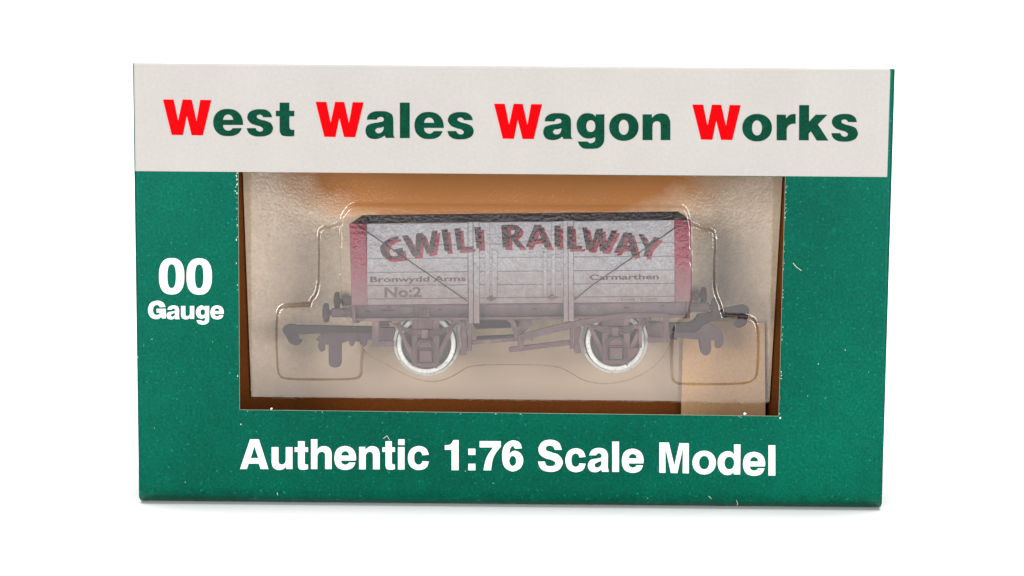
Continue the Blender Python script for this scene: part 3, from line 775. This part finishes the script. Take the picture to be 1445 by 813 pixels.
# axle guards, springs and axle boxes (near side)
YG = YF + .0016
def guard(ox, oy, right):
    X = lambda a: ox + a; Yy = lambda b: oy + b
    k = MB()
    k.rect(X(-20), Yy(-35), X(-12), Yy(26), YG, YG + .0005, 0, .00006)
    k.rect(X(9.5), Yy(-35), X(18.5), Yy(26), YG, YG + .0005, 0, .00006)
    k.prism([[(X(-44), Yy(-31)), (X(-36), Yy(-33)), (X(-34), Yy(-20)), (X(-18), Yy(10)), (X(-20), Yy(22)), (X(-38), Yy(-16))]], YG + .0001, YG + .0005, 0, .00006)
    k.prism([[(X(36), Yy(-35)), (X(44), Yy(-33)), (X(37), Yy(-18)), (X(18), Yy(22)), (X(16.5), Yy(10)), (X(31), Yy(-20))]], YG + .0001, YG + .0005, 0, .00006)
    k.prism([[(X(-20.5), Yy(25.3)), (X(19.5), Yy(25.3)), (X(17.5), Yy(29.5)), (X(9), Yy(31.5)), (X(-8), Yy(31.5)), (X(-20), Yy(29.5))]], YG - .0001, YG + .0006, 0, .00006)
    k.rect(X(-12), Yy(-35), X(9.5), Yy(-23), YG + .0003, YG + .0008)
    for a in (-10, 14.5):
        k.lathe(U(X(a), Yy(31.5), YG), (0, -1, 0), ((1.5*mpp(.006), -.0003), (1.5*mpp(.006), .0003), (.3*mpp(.006), .00034)), 8)
    k.build('axle_guard', M['frame'], wag)
    # leaf spring
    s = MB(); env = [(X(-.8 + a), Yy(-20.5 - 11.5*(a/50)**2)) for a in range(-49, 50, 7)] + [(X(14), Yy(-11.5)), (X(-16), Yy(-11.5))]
    s.prism([env], YG - .00012, YG - .00002, 1)  # dark plate paints the shade into the gaps between leaves
    for j, hl_ in enumerate((50, 41, 33, 25, 17)):
        top = []; bot = []
        for i in range(17):
            t = -1 + i/8; a = t*hl_
            yy = -20.5 + j*2.05 - 11.5*(a/50)**2 - (1 if right else 0)*a*.02
            top.append((X(a - .8), Yy(yy))); bot.append((X(a - .8), Yy(yy + 1.35)))
        s.prism([top + bot[::-1]], YG - .0010, YG - .0001, 0, .00004)
    for a, b in ((-50.5, -31), (48.5, -32.5)):
        s.lathe(U(X(a), Yy(b), YG - .0010), (0, 1, 0), ((.1*mpp(.006), -.0001), (2.2*mpp(.006), 0), (2.2*mpp(.006), .0010), (.1*mpp(.006), .0010)), 12)
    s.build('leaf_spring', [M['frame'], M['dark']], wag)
    b = MB(); b.rect(X(-12), Yy(-9.5), X(9.5), Yy(25), YG - .0001, YG + .0003, 1)  # dark surround paints recess shade round the axle box
    b.rect(X(-6.7), Yy(-21.5), X(2.7), Yy(-9), YG - .0013, YG - .0001, 0, .0001)
    b.prism([contour(f"{X(-13.5)},{Yy(5)} {X(-13.5)},{Yy(-2)}~ {X(-9)},{Yy(-6.8)}~ {X(-2)},{Yy(-7.2)}~ {X(6)},{Yy(-6.8)}~ {X(10.5)},{Yy(-2)}~ {X(10.5)},{Yy(5)}", 5)], YG - .0009, YG + .0003, 0, .0001)
    b.prism([contour(f"{X(-10.5)},{Yy(4.2)} {X(-10.5)},{Yy(0)}~ {X(-7)},{Yy(-3.8)}~ {X(5)},{Yy(-3.8)}~ {X(8)},{Yy(0)}~ {X(8)},{Yy(4.2)}", 5)], YG - .0016, YG, 0, .00015)
    b.rect(X(-11.6), Yy(5.0), X(10), Yy(6.6), YG - .0014, YG, 0, .00008); b.rect(X(-11.5), Yy(7.2), X(9.4), Yy(24.9), YG - .0003, YG, 1)  # second dark plate, painted shade behind the lower cover
    b.prism([[(X(-10), Yy(7.8)), (X(8.3), Yy(7.8)), (X(8.3), Yy(24.5)), (X(-10), Yy(24.5))]], YG - .0017, YG, 0, .00018)
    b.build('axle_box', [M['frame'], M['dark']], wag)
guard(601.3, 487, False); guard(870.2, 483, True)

# coupling brackets under each headstock
k = MB()
k.rect(525, 452.5, 534, 489, YG, YG + .0005, 0, .00006); k.rect(534, 481.5, 556, 489, YG, YG + .0005, 0, .00006); k.rect(534.5, 463, 556, 482, YG + .004, YG + .006)
k.rect(534.5, 452.5, 549, 461, YG + .008, YG + .012)
k.build('coupling_bracket', M['frame'], wag)
k = MB()
k.rect(936.6, 443, 943.8, 483.5, YG - .0004, YG + .0005, 0, .00006); k.rect(914, 476, 936.6, 483.5, YG - .0004, YG + .0005, 0, .00006); k.rect(912, 455, 936, 477, YG + .004, YG + .006)
k.rect(901.4, 446, 906, 491, YG - .0006, YG + .0003, 0, .00006)
k.prism([[(885, 491), (901.5, 491), (899, 499), (890, 507), (885, 507.5)]], YG - .0003, YG + .0003, 0, .00006)
k.build('coupling_bracket', M['frame'], wag)

# couplings on the centre line
cL, cR = ((390, 400), 8.4706), ((930, 390), 5.2471)
def trace(o, s, txt): return [(o[0] + p[0]/s, o[1] + p[1]/s) for p in contour(txt, 6)]
k = MB()
k.prism([trace(*cL, "1150,520 700,510 240,503 130,498~ 85,520~ 72,555~ 110,630~ 165,715~ 230,742~ 280,725~ 300,685~ 270,665~ 253,635~ 256,610 500,603 1150,600")], YM - .0006, YM + .0008, 0, .00015)
k.build('coupling_hook', M['dark'], wag)
k = MB()
k.prism([trace(*cL, "1150,590 700,585 540,600 500,640~ 472,670 505,700 500,760~ 530,815~ 570,805~ 580,735 625,735 624,940 640,985~ 700,1008~ 762,985~ 778,940 780,718 862,690 870,725~ 900,757~ 930,725~ 935,695 1000,700 1010,730~ 1035,762~ 1068,740~ 1085,672 1150,672")], YM - .0012, YM - .0004, 0, .00015)
k.build('coupling_drop', M['solebar_low2'], wag)
k = MB()
k.prism([trace(*cR, "60,345 220,345 250,330~ 285,285 440,255 580,220~ 640,215~ 668,245~ 660,300~ 640,360~ 600,382~ 560,365~ 555,345~ 577,335~ 585,300 510,300 365,347 365,425 60,420")], YM - .0006, YM + .0008, 0, .00015)
k.build('coupling_hook', M['dark'], wag)
k = MB()
k.prism([trace(*cR, "60,405 130,412 260,420 350,345 440,385~ 472,430~ 472,510~ 445,532~ 415,525 415,475 385,475 388,535 375,572~ 348,587~ 315,570~ 302,535 292,470 240,465 138,455 132,470~ 112,470~ 75,450 60,450")], YM - .0012, YM - .0004, 0, .00015)
k.build('coupling_drop', M['solebar_low2'], wag)

# brake gear
YK = YF + .0006
k = MB()
top = [(736, 471.5), (765, 463.6), (795, 456.2), (834, 448.8), (864, 443.6), (893, 441.6), (920, 441.8), (944, 442.5)]
bot = [(944, 448.5), (920, 447.8), (893, 448.4), (864, 451.6), (834, 457.6), (795, 466.5), (765, 474), (736, 480.5)]
k.prism([top + bot], YK, YK + .0006, 0, .0001); k.rect(738, 472.5, 752.5, 480.5, YK - .0001, YK + .0008, 0, .0001)
k.build('brake_lever', M['frame'], wag)
k = MB()
k.prism([[(714, 450.5), (724.5, 450.5), (728, 457), (733.8, 479), (726.5, 479), (720, 456.5)]], YK + .0005, YK + .0011, 0, .00008)
k.prism([[(733, 451), (750.8, 450), (751, 458), (737, 472), (730, 470)]], YK + .004, YK + .005)
k.prism([contour("731.5,472 739,472 740,484~ 739,492 732,492 730.5,485~", 5)], YK + .0002, YK + .0011, 0, .00012)
k.build('brake_hanger', M['frame'], wag)
for q, d in (([(664, 480.6), (730.6, 475.8), (731, 481.5), (664, 486.6)], .0016), ([(719, 490.3), (804, 480), (806, 487), (720, 497.2), (717.6, 494)], .0016)):
    k = MB(); k.prism([q], YK + d, YK + d + .0008, 0, .0001); k.build('push_rod', M['frame'], wag)
for x0, x1, y0, y1, pol in ((660.9, 665.6, 451, 495.5, "650,463 656,462 659,472~ 660,490~ 658,501 649,501~ 651,486~ 648.5,470~"),
                            (804.2, 808.8, 459, 492.5, "811,460 816,460 820,463~ 817.5,480~ 821,498 812,498~ 810,480~")):
    k = MB(); k.rect(x0, y0, x1, y1, YG, YG + .0006, 0, .0001); k.build('brake_rigging', M['frame'], wag)
    k = MB(); k.prism([contour(pol, 5)], YG + .0008, YG + .0022, 0, .00012); k.build('brake_shoe', M['frame'], wag)
k = MB(); k.rect(652.5, 452, 657, 486, YG + .0003, YG + .0008); k.build('brake_rigging', M['frame'], wag)
k = MB(); k.rect(810, 457, 814, 488, YG + .0003, YG + .0008); k.build('brake_rigging', M['frame'], wag)
k = MB(); k.prism([[(662, 450), (735, 449), (733, 462), (700, 463.5), (672, 464.5)]], YM, YM + .002); k.prism([[(672, 476), (730, 473), (730, 478), (672, 481)]], YM, YM + .002)
k.build('cross_beam', M['dark'], wag)

# ------------------------------------------------------------------ light
w = bpy.data.worlds.new('World'); C.world = w; w.use_nodes = True
w.node_tree.nodes['Background'].inputs[0].default_value = (0.9, 0.95, 1, 1)
w.node_tree.nodes['Background'].inputs[1].default_value = 0.03


def area(name, loc, target, sxx, syy, power, col=(1, 1, 1)):
    l = bpy.data.lights.new(name, 'AREA'); l.shape = 'RECTANGLE'; l.size = sxx; l.size_y = syy; l.energy = power; l.color = col
    o = bpy.data.objects.new(name, l); o.location = loc
    o.rotation_euler = (Vector(target) - Vector(loc)).to_track_quat('-Z', 'Y').to_euler(); COL.objects.link(o)
    return o


area('front_fill', (-0.46, -0.95, 0.165), (0, 0, 0.05), 0.36, 0.32, 6.8)  # unseen pair of front lights, added to brighten the card inside the window
area('front_fill', (0.46, -0.95, 0.165), (0, 0, 0.05), 0.36, 0.32, 6.8)
area('overhead_fill', (0, -0.05, 1.15), (0, -0.05, 0), 1.4, 0.5, 11.5)  # unseen light added above to keep the paper white
area('side_fill', (-0.55, -1.05, 0.75), (-0.33, -1.0, 0), 0.4, 0.6, 2.0)  # unseen pair added to brighten the floor mirrored at the tray sides
area('side_fill', (0.55, -1.05, 0.75), (0.33, -1.0, 0), 0.4, 0.6, 2.0)
area('backdrop_fill', (0, 0.24, 1.15), (0, 0.55, 0.1), 1.4, 0.5, 12)  # unseen light added to whiten the backdrop

C.view_settings.view_transform = 'Standard'; C.view_settings.look = 'None'
C.view_settings.exposure = 0; C.view_settings.gamma = 1; C.view_settings.use_curve_mapping = False
C.render.engine = 'CYCLES'
C.cycles.max_bounces = 14; C.cycles.transparent_max_bounces = 32; C.cycles.diffuse_bounces = 5; C.cycles.glossy_bounces = 6
